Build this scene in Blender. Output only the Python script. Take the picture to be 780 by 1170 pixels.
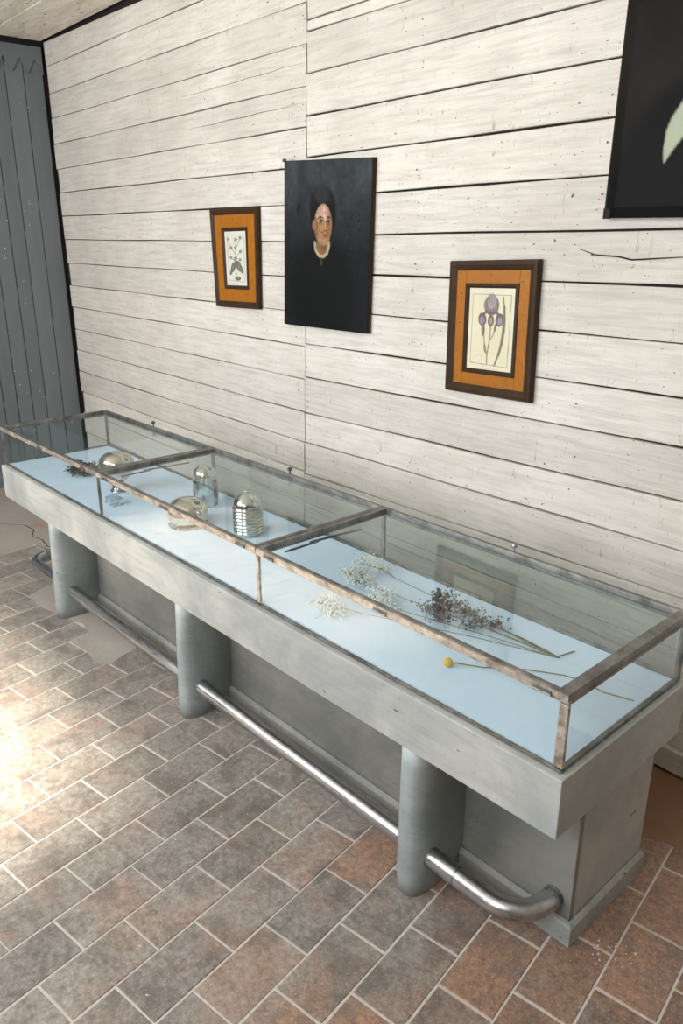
import bpy, bmesh, math, random
import numpy as np
from mathutils import Vector, Matrix
R = random.Random(7)
C = bpy.context.scene.collection
PI = math.pi
for o in list(bpy.data.objects): bpy.data.objects.remove(o, do_unlink=True)

# ------------------------------------------------------------------ camera
CAM = Vector((0.8702, -1.471, 2.0389))
pit, yaw, rol, FPX = 0.3364, 0.8649, 0.0003, 885.7
fw = Vector((-math.sin(yaw)*math.cos(pit), math.cos(yaw)*math.cos(pit), -math.sin(pit)))
rt = Vector((math.cos(yaw), math.sin(yaw), 0)); up = rt.cross(fw)
r2 = rt*math.cos(rol)+up*math.sin(rol); u2 = -rt*math.sin(rol)+up*math.cos(rol)
cd = bpy.data.cameras.new('camera'); cam = bpy.data.objects.new('camera', cd); C.objects.link(cam)
M = Matrix((r2, u2, -fw)).transposed().to_4x4(); M.translation = CAM; cam.matrix_world = M
cd.sensor_fit = 'VERTICAL'; cd.sensor_height = 36.0; cd.lens = FPX*36.0/1170.0
cd.clip_start = 0.05; cd.clip_end = 60
bpy.context.scene.camera = cam

# ------------------------------------------------------------------ world, sun, lights, exposure
W = bpy.data.worlds.new('world'); bpy.context.scene.world = W; W.use_nodes = True
bg = W.node_tree.nodes['Background']; bg.inputs[0].default_value = (0.80, 0.90, 1.0, 1); bg.inputs[1].default_value = 1.0
def area(name, loc, rot, sx, sy, power, col):
    l = bpy.data.lights.new(name, 'AREA'); l.shape = 'RECTANGLE'; l.size = sx; l.size_y = sy; l.energy = power; l.color = col
    o = bpy.data.objects.new(name, l); C.objects.link(o); o.location = loc; o.rotation_euler = rot; return o
XL = -5.98; YB = 1.26; XR = 3.2; YF = -2.95; ZC = 3.515
# daylight that comes in by the two tall street windows, and the sun through them
area('window_daylight', (-3.18, YF-0.10, 2.45), (PI/2-.3, 0, 0), 2.8, 1.7, 135, (0.96, 0.98, 1.0))
area('window_daylight', (-0.1, YF-0.10, 2.45), (PI/2-.3, 0, 0), 1.8, 1.7, 78, (0.93, 0.97, 1.0))
sl = bpy.data.lights.new('sun', 'SUN'); sl.energy = 28.0; sl.angle = math.radians(12.0); sl.color = (1.0, .90, .74)
sun = bpy.data.objects.new('sun', sl); C.objects.link(sun); sun.location = (-3, -6, 6)
sun.rotation_euler = Vector((.06, .685, -1.0)).to_track_quat('-Z', 'Y').to_euler()
vs = bpy.context.scene.view_settings
vs.view_transform = 'Standard'; vs.look = 'None'; vs.exposure = 0.18; vs.gamma = 1.0; vs.use_curve_mapping = False

# ------------------------------------------------------------------ materials
class NT:
    def __init__(s, name):
        s.m = bpy.data.materials.new(name); s.m.use_nodes = True; s.t = s.m.node_tree; s.n = s.t.nodes; s.l = s.t.links
        s.b = s.n['Principled BSDF']; s.out = s.n['Material Output']
    def new(s, t, **k):
        n = s.n.new(t)
        for a, v in k.items(): setattr(n, a, v)
        return n
    def link(s, a, b): s.l.new(a, b)
    def coord(s, scale=(1,1,1), kind='Object'):
        tc = s.new('ShaderNodeTexCoord'); mp = s.new('ShaderNodeMapping'); mp.inputs['Scale'].default_value = scale
        if kind == 'World':
            g = s.new('ShaderNodeNewGeometry'); s.link(g.outputs['Position'], mp.inputs[0])
        else: s.link(tc.outputs[kind], mp.inputs[0])
        return mp.outputs[0]
    def noise(s, vec, scale, detail=5, rough=.6, dist=0.0):
        n = s.new('ShaderNodeTexNoise'); n.inputs['Scale'].default_value = scale; n.inputs['Detail'].default_value = detail
        n.inputs['Roughness'].default_value = rough; n.inputs['Distortion'].default_value = dist
        s.link(vec, n.inputs['Vector']); return n.outputs['Fac']
    def ramp(s, fac, stops):
        r = s.new('ShaderNodeValToRGB'); e = r.color_ramp.elements
        while len(e) < len(stops): e.new(0.5)
        for i, (p, c) in enumerate(stops):
            e[i].position = p; e[i].color = (c, c, c, 1) if not hasattr(c, '__len__') else (*c, 1)
        s.link(fac, r.inputs[0]); return r.outputs[0]
    def mix(s, fac, a, b, mode='MIX'):
        m = s.new('ShaderNodeMix', data_type='RGBA', blend_type=mode)
        for i, v in ((0, fac), (6, a), (7, b)):
            if hasattr(v, 'links') or hasattr(v, 'is_linked'): s.link(v, m.inputs[i])
            elif i == 0: m.inputs[0].default_value = v
            else: m.inputs[i].default_value = (*v, 1)
        return m.outputs[2]
    def math(s, op, a, b=0.5):
        m = s.new('ShaderNodeMath', operation=op)
        for i, v in ((0, a), (1, b)):
            if isinstance(v, (int, float)): m.inputs[i].default_value = v
            else: s.link(v, m.inputs[i])
        return m.outputs[0]
    def rnd(s): return s.new('ShaderNodeObjectInfo').outputs['Random']
    def bump(s, h, strength=.3, dist=.01):
        b = s.new('ShaderNodeBump'); b.inputs['Strength'].default_value = strength; b.inputs['Distance'].default_value = dist
        s.link(h, b.inputs['Height']); s.link(b.outputs[0], s.b.inputs['Normal'])
    def set(s, color=None, rough=None, metal=None, spec=None):
        for k, v in (('Base Color', color), ('Roughness', rough), ('Metallic', metal), ('Specular IOR Level', spec)):
            if v is None: continue
            if hasattr(v, 'is_linked'): s.link(v, s.b.inputs[k])
            elif hasattr(v, '__len__'): s.b.inputs[k].default_value = (*v, 1)
            else: s.b.inputs[k].default_value = v
        return s.m
MAT = {}
def plain(name, col, rough=.6, metal=0., var=.25, scale=30., bump=.0, spec=.5):
    n = NT(name); v = n.coord()
    f = n.noise(v, scale); c = n.mix(f, [x*(1-var) for x in col], [min(1, x*(1+var)) for x in col])
    if bump: n.bump(f, bump, .004)
    MAT[name] = n.set(c, rough, metal, spec); return n.m

def m_whitewash():
    n = NT('whitewashed_wood'); w = n.coord((1, 1, 1), 'World')
    g = n.coord((1.1, 1.1, 16), 'World'); fine = n.coord((3, 3, 55), 'World')
    big = n.noise(w, 1.6, 4, .6); grain = n.noise(g, 3.0, 7, .65, .35); fi = n.noise(fine, 4.0, 6, .7, .6)
    c = n.mix(n.ramp(big, [(.30, 0), (.72, 1)]), (.62, .575, .515), (.78, .74, .675))
    c = n.mix(n.math('MULTIPLY', n.ramp(grain, [(.44, 0), (.70, 1)]), .62), c, (.46, .42, .375))
    c = n.mix(n.math('MULTIPLY', n.ramp(fi, [(.50, 0), (.74, 1)]), .42), c, (.46, .42, .37))
    br = n.math('ADD', n.math('MULTIPLY', n.rnd(), .16), .90)
    hs = n.new('ShaderNodeHueSaturation'); n.link(c, hs.inputs['Color']); n.link(br, hs.inputs['Value']); c = hs.outputs[0]
    sp = n.noise(n.coord((5, 5, 9), 'World'), 11, 3, .5)
    c = n.mix(n.ramp(sp, [(.705, 0), (.735, 1)]), c, (.11, .085, .065))
    sc = n.noise(n.coord((16, 16, 3.4), 'World'), 4.2, 3, .5, 1.2)
    c = n.mix(n.math('MULTIPLY', n.ramp(sc, [(.675, 0), (.72, 1)]), .5), c, (.24, .19, .15))
    n.bump(n.math('ADD', n.math('MULTIPLY', grain, .7), n.math('MULTIPLY', fi, .5)), .35, .006)
    MAT['white'] = n.set(c, .72, 0., .3)
m_whitewash()
def m_grey_boards():
    n = NT('grey_painted_boards'); f = n.noise(n.coord((6, 6, 1), 'World'), 2.5, 5, .6)
    c = n.mix(f, (.125, .14, .148), (.168, .184, .192))
    br = n.math('ADD', n.math('MULTIPLY', n.rnd(), .18), .90)
    hs = n.new('ShaderNodeHueSaturation'); n.link(c, hs.inputs['Color']); n.link(br, hs.inputs['Value']); c = hs.outputs[0]
    sp = n.noise(n.coord((4, 4, 3), 'World'), 9, 2, .5)
    c = n.mix(n.ramp(sp, [(.74, 0), (.755, 1)]), c, (.55, .54, .5))
    MAT['grey_boards'] = n.set(c, .55, 0., .4); n.bump(f, .2, .004)
m_grey_boards()
def m_ceiling():
    n = NT('stained_white_ceiling'); f = n.noise(n.coord((1, 4, 1), 'World'), 2.5, 7, .7, .6)
    c = n.mix(n.ramp(f, [(.3, 0), (.62, 1)]), (.58, .47, .35), (.86, .82, .75))
    c = n.mix(n.ramp(n.noise(n.coord((1, 2, 1), 'World'), 16, 4, .6), [(.64, 0), (.72, 1)]), c, (.16, .11, .07))
    MAT['ceiling'] = n.set(c, .8); n.bump(f, .4, .01)
m_ceiling()
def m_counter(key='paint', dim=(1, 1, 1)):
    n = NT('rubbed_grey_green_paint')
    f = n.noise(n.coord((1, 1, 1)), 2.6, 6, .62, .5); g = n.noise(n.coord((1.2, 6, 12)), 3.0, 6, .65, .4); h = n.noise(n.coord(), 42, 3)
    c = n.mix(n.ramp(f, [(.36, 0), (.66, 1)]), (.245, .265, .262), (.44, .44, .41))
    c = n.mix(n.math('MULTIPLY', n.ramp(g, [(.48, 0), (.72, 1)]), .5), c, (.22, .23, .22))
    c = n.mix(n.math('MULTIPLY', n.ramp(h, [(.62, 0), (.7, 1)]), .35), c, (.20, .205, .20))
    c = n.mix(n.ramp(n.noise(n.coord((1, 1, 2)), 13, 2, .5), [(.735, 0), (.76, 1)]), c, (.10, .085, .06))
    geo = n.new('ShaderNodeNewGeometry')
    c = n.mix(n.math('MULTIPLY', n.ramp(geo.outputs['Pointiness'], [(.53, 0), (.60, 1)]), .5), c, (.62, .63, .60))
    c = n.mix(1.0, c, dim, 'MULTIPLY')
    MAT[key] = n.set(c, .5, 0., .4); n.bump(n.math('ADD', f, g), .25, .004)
m_counter(); m_counter('shaded_panel_paint', (.50, .48, .45)); m_counter('leg_paint', (.88, .96, 1.0))  # panel copy darkened: shade under the counter put into its colour
def m_brick():
    n = NT('worn_clay_floor_brick'); w = n.coord((1, 1, 1), 'World')
    sep = n.new('ShaderNodeSeparateXYZ'); n.link(w, sep.inputs[0])
    # the clay shows where the wax has gone: at the near end of the room; further on the bricks are grey with dust
    gx = n.math('ADD', n.math('MULTIPLY', sep.outputs[0], .36), n.math('MULTIPLY', sep.outputs[1], .10))
    pat = n.noise(w, 3.4, 5, .62, .5); r = n.rnd()
    k = n.math('ADD', n.math('ADD', gx, .43), n.math('ADD', n.math('MULTIPLY', pat, .95), n.math('MULTIPLY', r, .28)))
    fac = n.ramp(k, [(.72, 0), (1.0, 1)])
    d = n.noise(w, 42, 9, .78); d2 = n.noise(w, 130, 5, .65)
    grey = n.mix(n.ramp(d, [(.36, 0), (.64, 1)]), (.165, .145, .125), (.40, .365, .325))
    grey = n.mix(n.math('MULTIPLY', n.ramp(n.noise(w, 4.5, 4, .6, .3), [(.52, 0), (.70, 1)]), .55), grey, (.36, .235, .18))
    clay = n.mix(n.ramp(d, [(.36, 0), (.64, 1)]), (.155, .090, .062), (.40, .240, .158))
    c = n.mix(fac, grey, clay)
    c = n.mix(n.math('MULTIPLY', n.ramp(n.noise(w, 7.5, 6, .7, .4), [(.47, 0), (.63, 1)]), .70), c, (.135, .112, .098))
    br = n.math('ADD', n.math('MULTIPLY', r, .34), .83)
    hs = n.new('ShaderNodeHueSaturation'); n.link(c, hs.inputs['Color']); n.link(br, hs.inputs['Value']); c = hs.outputs[0]
    c = n.mix(n.math('MULTIPLY', n.ramp(d2, [(.56, 0), (.68, 1)]), .5), c, (.52, .475, .42))
    c = n.mix(n.ramp(n.noise(n.coord((1, 1, 1), 'World'), 55, 2, .5), [(.76, 0), (.785, 1)]), c, (.72, .67, .6))
    n.bump(n.math('ADD', n.math('MULTIPLY', d, .8), n.math('MULTIPLY', d2, .35)), .35, .004)
    MAT['brick'] = n.set(c, n.ramp(d, [(.3, .38), (.75, .62)]), 0., .5)
m_brick()
def m_mortar():
    n = NT('pale_lime_mortar'); w = n.coord((1, 1, 1), 'World'); f = n.noise(w, 34, 6, .7)
    big = n.noise(w, 1.5, 3)
    c = n.mix(f, (.42, .38, .33), (.78, .74, .68)); c = n.mix(n.math('MULTIPLY', big, .5), c, (.33, .28, .235))
    MAT['mortar'] = n.set(c, .85); n.bump(f, .5, .005)
m_mortar()
def m_screed():
    n = NT('patched_screed'); w = n.coord((1, 1, 1), 'World'); f = n.noise(w, 3.5, 7, .68, .4); g = n.noise(w, 40, 5, .7)
    c = n.mix(f, (.27, .235, .20), (.44, .405, .36)); c = n.mix(n.ramp(n.noise(w, 2.2, 4), [(.54, 0), (.72, 1)]), c, (.34, .21, .165))
    c = n.mix(n.math('MULTIPLY', n.ramp(g, [(.55, 0), (.75, 1)]), .5), c, (.22, .18, .155))
    MAT['screed'] = n.set(c, .65); n.bump(n.math('ADD', f, g), .4, .006)
m_screed()
def m_clayscreed():
    n = NT('brown_clay_screed'); w = n.coord((1, 1, 1), 'World'); f = n.noise(w, 5, 7, .68, .4); g = n.noise(w, 40, 5, .7)
    c = n.mix(f, (.17, .088, .05), (.30, .165, .095)); c = n.mix(n.math('MULTIPLY', n.ramp(g, [(.58, 0), (.75, 1)]), .4), c, (.34, .26, .2))
    MAT['clay_screed'] = n.set(c, .55); n.bump(g, .3, .004)
m_clayscreed()
def m_metal(name, a, b, rough, metal, sc=14, stretch=(1, 1, 1), ra=None):
    n = NT(name); v = n.coord(stretch); f = n.noise(v, sc, 6, .68)
    MAT[name] = n.set(n.mix(n.ramp(f, [(.35, 0), (.65, 1)]), a, b), n.ramp(f, [(.3, rough*.75), (.7, rough*1.35)]), metal); n.bump(f, .12, .002)
m_metal('zinc', (.13, .125, .115), (.34, .33, .31), .42, .85, 16)
m_metal('tarnished_brass', (.28, .245, .205), (.76, .68, .585), .42, .75, 26)
m_metal('steel', (.38, .39, .40), (.55, .56, .57), .30, 1.0, 3, (1, 12, 12))
m_metal('iron', (.06, .055, .05), (.13, .12, .11), .5, .6)
plain('black', (.012, .011, .010), .9, 0, .2)
plain('gap', (.018, .014, .011), .95, 0, .3)
plain('plaster', (.60, .56, .50), .85, 0, .1, 3)
plain('dark_wood', (.045, .026, .014), .5, 0, .5, 18, .2, .12)
def m_orange():
    n = NT('honey_stained_wood'); g = n.noise(n.coord((3, 3, 3)), 9, 6, .65, .6)
    c = n.mix(g, (.25, .078, .006), (.44, .165, .012)); c = n.mix(n.ramp(n.noise(n.coord(), 75, 3), [(.66, 0), (.71, 1)]), c, (.05, .02, .01))
    MAT['orange_wood'] = n.set(c, .45, 0., .25); n.bump(g, .15, .002)
m_orange()
plain('blue_paper', (.66, .79, .98), .6, 0, .05, 4, 0)
plain('stem_green', (.20, .21, .115), .7, 0, .3, 40)
plain('stem_brown', (.24, .17, .10), .7, 0, .3, 40)
plain('blossom_white', (.88, .87, .82), .8, 0, .15, 60)
plain('blossom_mauve', (.165, .15, .16), .8, 0, .35, 60)
plain('pompom_yellow', (.70, .43, .06), .8, 0, .25, 200, .5)
plain('moss', (.060, .068, .036), .9, 0, .4, 60)
plain('frosty_cap', (.55, .52, .45), .5, 0, .2, 60)
def m_pane(key='pane', faces=2.0):
    n = NT('old_window_glass'); n.n.remove(n.b)
    tr = n.new('ShaderNodeBsdfTransparent'); tr.inputs[0].default_value = (.915, .960, .950, 1)
    gl = n.new('ShaderNodeBsdfGlossy'); gl.inputs['Roughness'].default_value = .012
    fr = n.new('ShaderNodeFresnel'); fr.inputs['IOR'].default_value = 1.52
    bp = n.new('ShaderNodeBump'); bp.inputs['Strength'].default_value = .03; bp.inputs['Distance'].default_value = .01
    n.link(n.noise(n.coord(), 5, 2), bp.inputs['Height']); n.link(bp.outputs[0], gl.inputs['Normal'])
    # incidence on the back of a face must be treated as on the front (thin pane)
    ff = n.math('DIVIDE', n.math('MULTIPLY', fr.outputs[0], faces), n.math('ADD', fr.outputs[0], 1.0))   # both faces of the thin pane
    mx = n.new('ShaderNodeMixShader'); n.link(ff, mx.inputs[0]); n.link(tr.outputs[0], mx.inputs[1]); n.link(gl.outputs[0], mx.inputs[2])
    geo = n.new('ShaderNodeNewGeometry'); mx2 = n.new('ShaderNodeMixShader')
    n.link(geo.outputs['Backfacing'], mx2.inputs[0]); n.link(mx.outputs[0], mx2.inputs[1])
    tr2 = n.new('ShaderNodeBsdfTransparent'); tr2.inputs[0].default_value = (.975, .99, .987, 1); n.link(tr2.outputs[0], mx2.inputs[2])
    n.link(mx2.outputs[0], n.out.inputs[0]); MAT[key] = n.m
m_pane(); m_pane('dusty_pane', 1.15)
def m_mercury(name, lo, hi, tint, silver=(.86, .83, .74)):
    # silvered glass whose silvering has worn off; lo..hi = share of the surface left clear
    n = NT(name); v = n.coord(); f = n.noise(v, 17, 5, .65, .4)
    tr = n.new('ShaderNodeBsdfTransparent'); tr.inputs[0].default_value = (*tint, 1)
    gl = n.new('ShaderNodeBsdfGlossy'); gl.inputs['Roughness'].default_value = .03
    fr = n.new('ShaderNodeFresnel'); fr.inputs['IOR'].default_value = 1.5
    g = n.new('ShaderNodeMixShader'); n.link(fr.outputs[0], g.inputs[0]); n.link(tr.outputs[0], g.inputs[1]); n.link(gl.outputs[0], g.inputs[2])
    n.set(n.mix(f, [x*.72 for x in silver], silver), n.ramp(f, [(.3, .03), (.7, .13)]), 1.0); n.bump(n.noise(v, 16, 2), .35, .006)
    mx = n.new('ShaderNodeMixShader'); n.link(n.ramp(f, [(lo, 0), (hi, 1)]), mx.inputs[0])
    n.link(g.outputs[0], mx.inputs[1]); n.link(n.b.outputs[0], mx.inputs[2]); n.link(mx.outputs[0], n.out.inputs[0]); MAT[name] = n.m
m_mercury('mercury', .28, .40, (.80, .88, .85), (.70, .73, .66))
m_mercury('mercury_clear', .42, .62, (.80, .90, .90), (.60, .68, .68))
m_mercury('mercury_warm', .26, .38, (.86, .88, .82), (.82, .76, .64))
def m_attr(name, rough, bump=.1):
    n = NT(name); a = n.new('ShaderNodeVertexColor'); a.layer_name = 'paint'
    f = n.noise(n.coord(), 60, 4); n.bump(f, bump, .002)
    MAT[name] = n.set(a.outputs[0], rough, 0., .5)
m_attr('oil_paint', .5, .25); MAT['oil_paint'].node_tree.nodes['Principled BSDF'].inputs['Specular IOR Level'].default_value = .07; m_attr('print_paper', .8)

# ------------------------------------------------------------------ mesh helpers
def mesh(name, V, F, mat, parent=None, smooth=False, kind=None, label=None):
    me = bpy.data.meshes.new(name); me.from_pydata([tuple(v) for v in V], [], F); me.materials.append(MAT[mat]); me.update()
    if smooth: me.polygons.foreach_set('use_smooth', [True]*len(me.polygons))
    o = bpy.data.objects.new(name, me); C.objects.link(o)
    if parent: o.parent = parent
    if kind: o['kind'] = kind
    if label: o['label'] = label
    return o
class MB:
    def __init__(s): s.V = []; s.F = []
    def add(s, V, F):
        b = len(s.V); s.V += [tuple(v) for v in V]; s.F += [tuple(i+b for i in f) for f in F]; return s
    def box(s, x0, x1, y0, y1, z0, z1, nx=1, bev=0):
        if bev:
            b = min(bev, (x1-x0)*.45, (y1-y0)*.45, (z1-z0)*.45); bm = bmesh.new()
            bmesh.ops.create_cube(bm, size=1)
            for v in bm.verts: v.co = Vector(((x0+x1)/2+v.co.x*(x1-x0), (y0+y1)/2+v.co.y*(y1-y0), (z0+z1)/2+v.co.z*(z1-z0)))
            if nx > 1:
                es = [e for e in bm.edges if abs(e.verts[0].co.x-e.verts[1].co.x) > 1e-6]
                bmesh.ops.subdivide_edges(bm, edges=es, cuts=nx-1)
            sharp = [e for e in bm.edges if len(e.link_faces) == 2 and e.calc_face_angle(0) > .5]
            bmesh.ops.bevel(bm, geom=sharp, offset=b, segments=2, profile=.6, affect='EDGES')
            bm.verts.index_update(); s.add([v.co[:] for v in bm.verts], [[v.index for v in f.verts] for f in bm.faces]); bm.free(); return s
        for i in range(nx):
            a = x0+(x1-x0)*i/nx; c = x0+(x1-x0)*(i+1)/nx
            V = [(a,y0,z0),(c,y0,z0),(c,y1,z0),(a,y1,z0),(a,y0,z1),(c,y0,z1),(c,y1,z1),(a,y1,z1)]
            F = [(0,3,2,1),(4,5,6,7),(0,1,5,4),(2,3,7,6)]
            if i == 0: F.append((3,0,4,7))
            if i == nx-1: F.append((1,2,6,5))
            s.add(V, F)
        return s
    def tube(s, pts, r, n=8, cap=True):
        P = [Vector(p) for p in pts]; rings = []; prev = None
        for i, p in enumerate(P):
            t = (P[min(i+1, len(P)-1)]-P[max(i-1, 0)]).normalized()
            if prev is None:
                a = t.orthogonal().normalized()
            else:
                a = (prev-t*prev.dot(t)); a = a.normalized() if a.length > 1e-6 else t.orthogonal().normalized()
            prev = a; b = t.cross(a); rr = r[i] if hasattr(r, '__len__') else r
            rings.append([p+(a*math.cos(2*PI*k/n)+b*math.sin(2*PI*k/n))*rr for k in range(n)])
        V = [v for q in rings for v in q]
        F = [(i*n+k, i*n+(k+1)%n, (i+1)*n+(k+1)%n, (i+1)*n+k) for i in range(len(P)-1) for k in range(n)]
        if cap: F += [tuple(reversed(range(n))), tuple((len(P)-1)*n+k for k in range(n))]
        return s.add(V, F)
    def lathe(s, prof, n=40, cx=0, cy=0, wob=None):
        V = []; F = []
        for i, (r, z) in enumerate(prof):
            for k in range(n):
                a = 2*PI*k/n; rr = r*(1+(wob(a, z) if wob else 0)); V.append((cx+rr*math.cos(a), cy+rr*math.sin(a), z))
        for i in range(len(prof)-1):
            for k in range(n): F.append((i*n+k, i*n+(k+1)%n, (i+1)*n+(k+1)%n, (i+1)*n+k))
        F.append(tuple(reversed(range(n)))); F.append(tuple((len(prof)-1)*n+k for k in range(n)))
        return s.add(V, F)
    def ball(s, c, r, n=6, m=4):
        V = [(c[0], c[1], c[2]-r)]; F = []
        for i in range(1, m):
            t = PI*i/m
            for k in range(n): V.append((c[0]+r*math.sin(t)*math.cos(2*PI*k/n), c[1]+r*math.sin(t)*math.sin(2*PI*k/n), c[2]-r*math.cos(t)))
        V.append((c[0], c[1], c[2]+r)); L = len(V)-1
        for k in range(n):
            F.append((0, 1+(k+1)%n, 1+k)); F.append((L, 1+(m-2)*n+k, 1+(m-2)*n+(k+1)%n))
            for i in range(m-2): F.append((1+i*n+k, 1+i*n+(k+1)%n, 1+(i+1)*n+(k+1)%n, 1+(i+1)*n+k))
        return s.add(V, F)
    def map(s, f): s.V = [tuple(f(*v)) for v in s.V]; return s
    def build(s, name, mat, parent=None, **k): return mesh(name, s.V, s.F, mat, parent, **k)
def empty(name, loc=(0, 0, 0), rz=0., **props):
    o = bpy.data.objects.new(name, None); o.empty_display_size = .1; C.objects.link(o); o.location = loc; o.rotation_euler = (0, 0, rz)
    for k, v in props.items(): o[k] = v
    return o
def tag(o, label, cat, group=None):
    o['label'] = label; o['category'] = cat
    if group: o['group'] = group
    return o
def structure(o): o['kind'] = 'structure'; return o

# ------------------------------------------------------------------ room shell
wall_back = structure(MB().box(XL-.1, XR, YB+.022, YB+.14, -.1, ZC+.15).build('wall_back', 'gap'))
# horizontal boards; (height at the left end, height at the right end) of every joint
XS = -2.655
Lj = [(-.02,-.04),(.195,.175),(.385,.36),(.572,.548),(.759,.732),(.944,.914),(1.131,1.095),(1.311,1.287),(1.497,1.474),(1.678,1.660),(1.858,1.848),(2.047,2.033),(2.233,2.223),(2.416,2.407),(2.594,2.594),(2.780,2.781),(2.968,2.969),(3.146,3.147),(3.340,3.338),(3.512,3.440)]
Rj = [(-.02,-.045),(.150,.110),(.34,.322),(.538,.529),(.721,.748),(.915,.935),(1.093,1.124),(1.301,1.325),(1.491,1.504),(1.685,1.694),(1.876,1.889),(2.064,2.080),(2.255,2.269),(2.448,2.458),(2.644,2.647),(2.833,2.833),(3.018,3.012),(3.065,3.080),(3.27,3.28),(3.50,3.50)]
def board(x0, x1, zb, zt, gap, y, th=.02, name='plank', nx=14):
    # front face at y, edges wander a little like hand-sawn boards
    V = []; F = []; rows = []
    pb = R.uniform(0, 6); pt = R.uniform(0, 6)
    for i in range(nx+1):
        x = x0+(x1-x0)*i/nx; t = i/nx; b = zb[0]+(zb[1]-zb[0])*t+gap/2+.0015*math.sin(x*5+pb); u = zt[0]+(zt[1]-zt[0])*t-gap/2+.0015*math.sin(x*4+pt)
        e = .0025; yy = y+.0015*math.sin(x*2+pb)
        V += [(x, y+th, b), (x, yy+e, b), (x, yy, b+e), (x, yy, u-e), (x, yy+e, u), (x, y+th, u)]
    for i in range(nx):
        for k in range(5): F.append((i*6+k, (i+1)*6+k, (i+1)*6+k+1, i*6+k+1))
    F += [(0,1,2,3,4,5), tuple(nx*6+k for k in (5,4,3,2,1,0))]
    return mesh(name, V, F, 'white', wall_back)
def seamx(z): return -2.597-(3.06-z)*.033
for j in range(len(Lj)-1):
    zm = (Lj[j][1]+Lj[j+1][1])/2
    board(XL+.052+R.uniform(-.025, .02), seamx(zm)-.003+R.uniform(-.002, .001), Lj[j], Lj[j+1], R.choice((.004, .005, .007)), YB+R.uniform(-.002, .002))
RXE = .12
for j in range(len(Rj)-1):
    zm = (Rj[j][0]+Rj[j+1][0])/2; k = (XR-seamx(zm))/(RXE-seamx(zm)); k = 1.0
    ex = lambda q: (q[0], q[1]+(q[1]-q[0])*.21)
    zb = ex(Rj[j]); zt = ex(Rj[j+1])
    # joints are level again past the right of the picture
    x0 = seamx(zm)+.003
    board(x0, RXE, zb, zt, .0085 if j in (5, 6, 7, 9, 10, 11, 12, 13) else .006, YB+R.uniform(-.002, .002), nx=16)
    board(RXE+.002, XR, (zb[1], zb[1]), (zt[1], zt[1]), .007, YB+.001, nx=4)
# skirting board along the foot of the board wall, on the right a proud old plank
base = MB().box(seamx(0), XR, YB-.028, YB, .014, .112, nx=8, bev=.004).build('baseboard_back', 'white'); structure(base)
base2 = MB().box(XL+.05, seamx(0)-.006, YB-.024, YB, -.01, .12, nx=8, bev=.004).build('baseboard_back', 'white'); structure(base2)
# nail holes and nail heads
nb = MB()
def nail(x, z, r):
    V = [(x+r*math.cos(2*PI*k/6), YB-.0035, z+r*math.sin(2*PI*k/6)) for k in range(6)]+[(x, YB-.0045, z)]
    nb.add(V, [(6, (k+1)%6, k) for k in range(6)])
for col in (-5.3, -4.45, -3.585, -2.72, -2.63, -1.80, -.99, -.86, -.2, .6):
    for J in (Lj if col < XS else Rj)[1:-1]:
        for q in range(R.choice((0, 1, 1, 2))): nail(col+R.uniform(-.012, .012), J[0]+R.uniform(.02, .15), R.uniform(.0028, .0048))
for i in range(70): nail(R.uniform(-5.8, .3), R.uniform(.9, 3.4), R.uniform(.0015, .0035))
nb.build('nail_hole', 'iron', wall_back, kind='stuff')
ck = MB()
def crack(P, w):
    V = []; n = len(P)
    for i, (x, z) in enumerate(P):
        ww = w*(1-.8*abs(2*i/(n-1)-1)**2); V += [(x, YB-.0035, z-ww), (x, YB-.0035, z+ww)]
    ck.add(V, [(2*i, 2*i+2, 2*i+3, 2*i+1) for i in range(n-1)])
crack([(-.935,2.011),(-.90,2.003),(-.856,1.990),(-.80,1.987),(-.76,1.985),(-.702,1.974),(-.642,1.978),(-.58,1.982),(-.513,1.986),(-.4,1.99)], .0028)
crack([(-3.86+.104*i, 2.875+.001*i+.003*math.sin(i*2)) for i in range(13)], .0011)
crack([(-3.80+.095*i, 2.689+.0013*i+.003*math.sin(i*1.7)) for i in range(13)], .0011)
ck.build('crack', 'gap', wall_back, kind='stuff')

# left wall of grey vertical boards
wall_left = structure(MB().box(XL-.14, XL-.02, .05, YB+.1, 0, ZC+.1).box(XL-.14, XL-.02, YF, .05, 0, ZC+.1).build('wall_left', 'black'))
ys = [YF+.01+.1255*i for i in range(24)]+[.085, .20, .325, .455, .585, .700, .825, .945, 1.09, 1.245]
for a_, b_ in zip(ys[:-1], ys[1:]):
    MB().box(XL-.02, XL+R.uniform(-.002, .002), a_+.003, b_-.003, .03, 3.42, bev=.003).build('plank', 'grey_boards', wall_left)
# saw-toothed valance board over their top ends
V = []; F = []; n = 69; y0 = YF+.01; y1 = 1.245
for i in range(n+1):
    y = y0+(y1-y0)*i/n; z = 3.385 if i % 2 == 0 else 3.285
    V += [(XL+.014, y, z), (XL+.014, y, 3.475), (XL, y, z), (XL, y, 3.475)]
for i in range(n):
    a_ = 4*i; b_ = 4*i+4; F += [(a_, b_, b_+1, a_+1), (a_+2, a_, b_, b_+2)[::-1], (a_+1, b_+1, b_+3, a_+3)]
F += [(0, 1, 3, 2), (4*n, 4*n+2, 4*n+3, 4*n+1)]
mesh('valance_board', V, F, 'grey_boards', wall_left)
MB().box(XL-.02, XL+.006, YF+.01, 1.245, 0, .10, bev=.003).build('skirting_board', 'grey_boards', wall_left)
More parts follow.
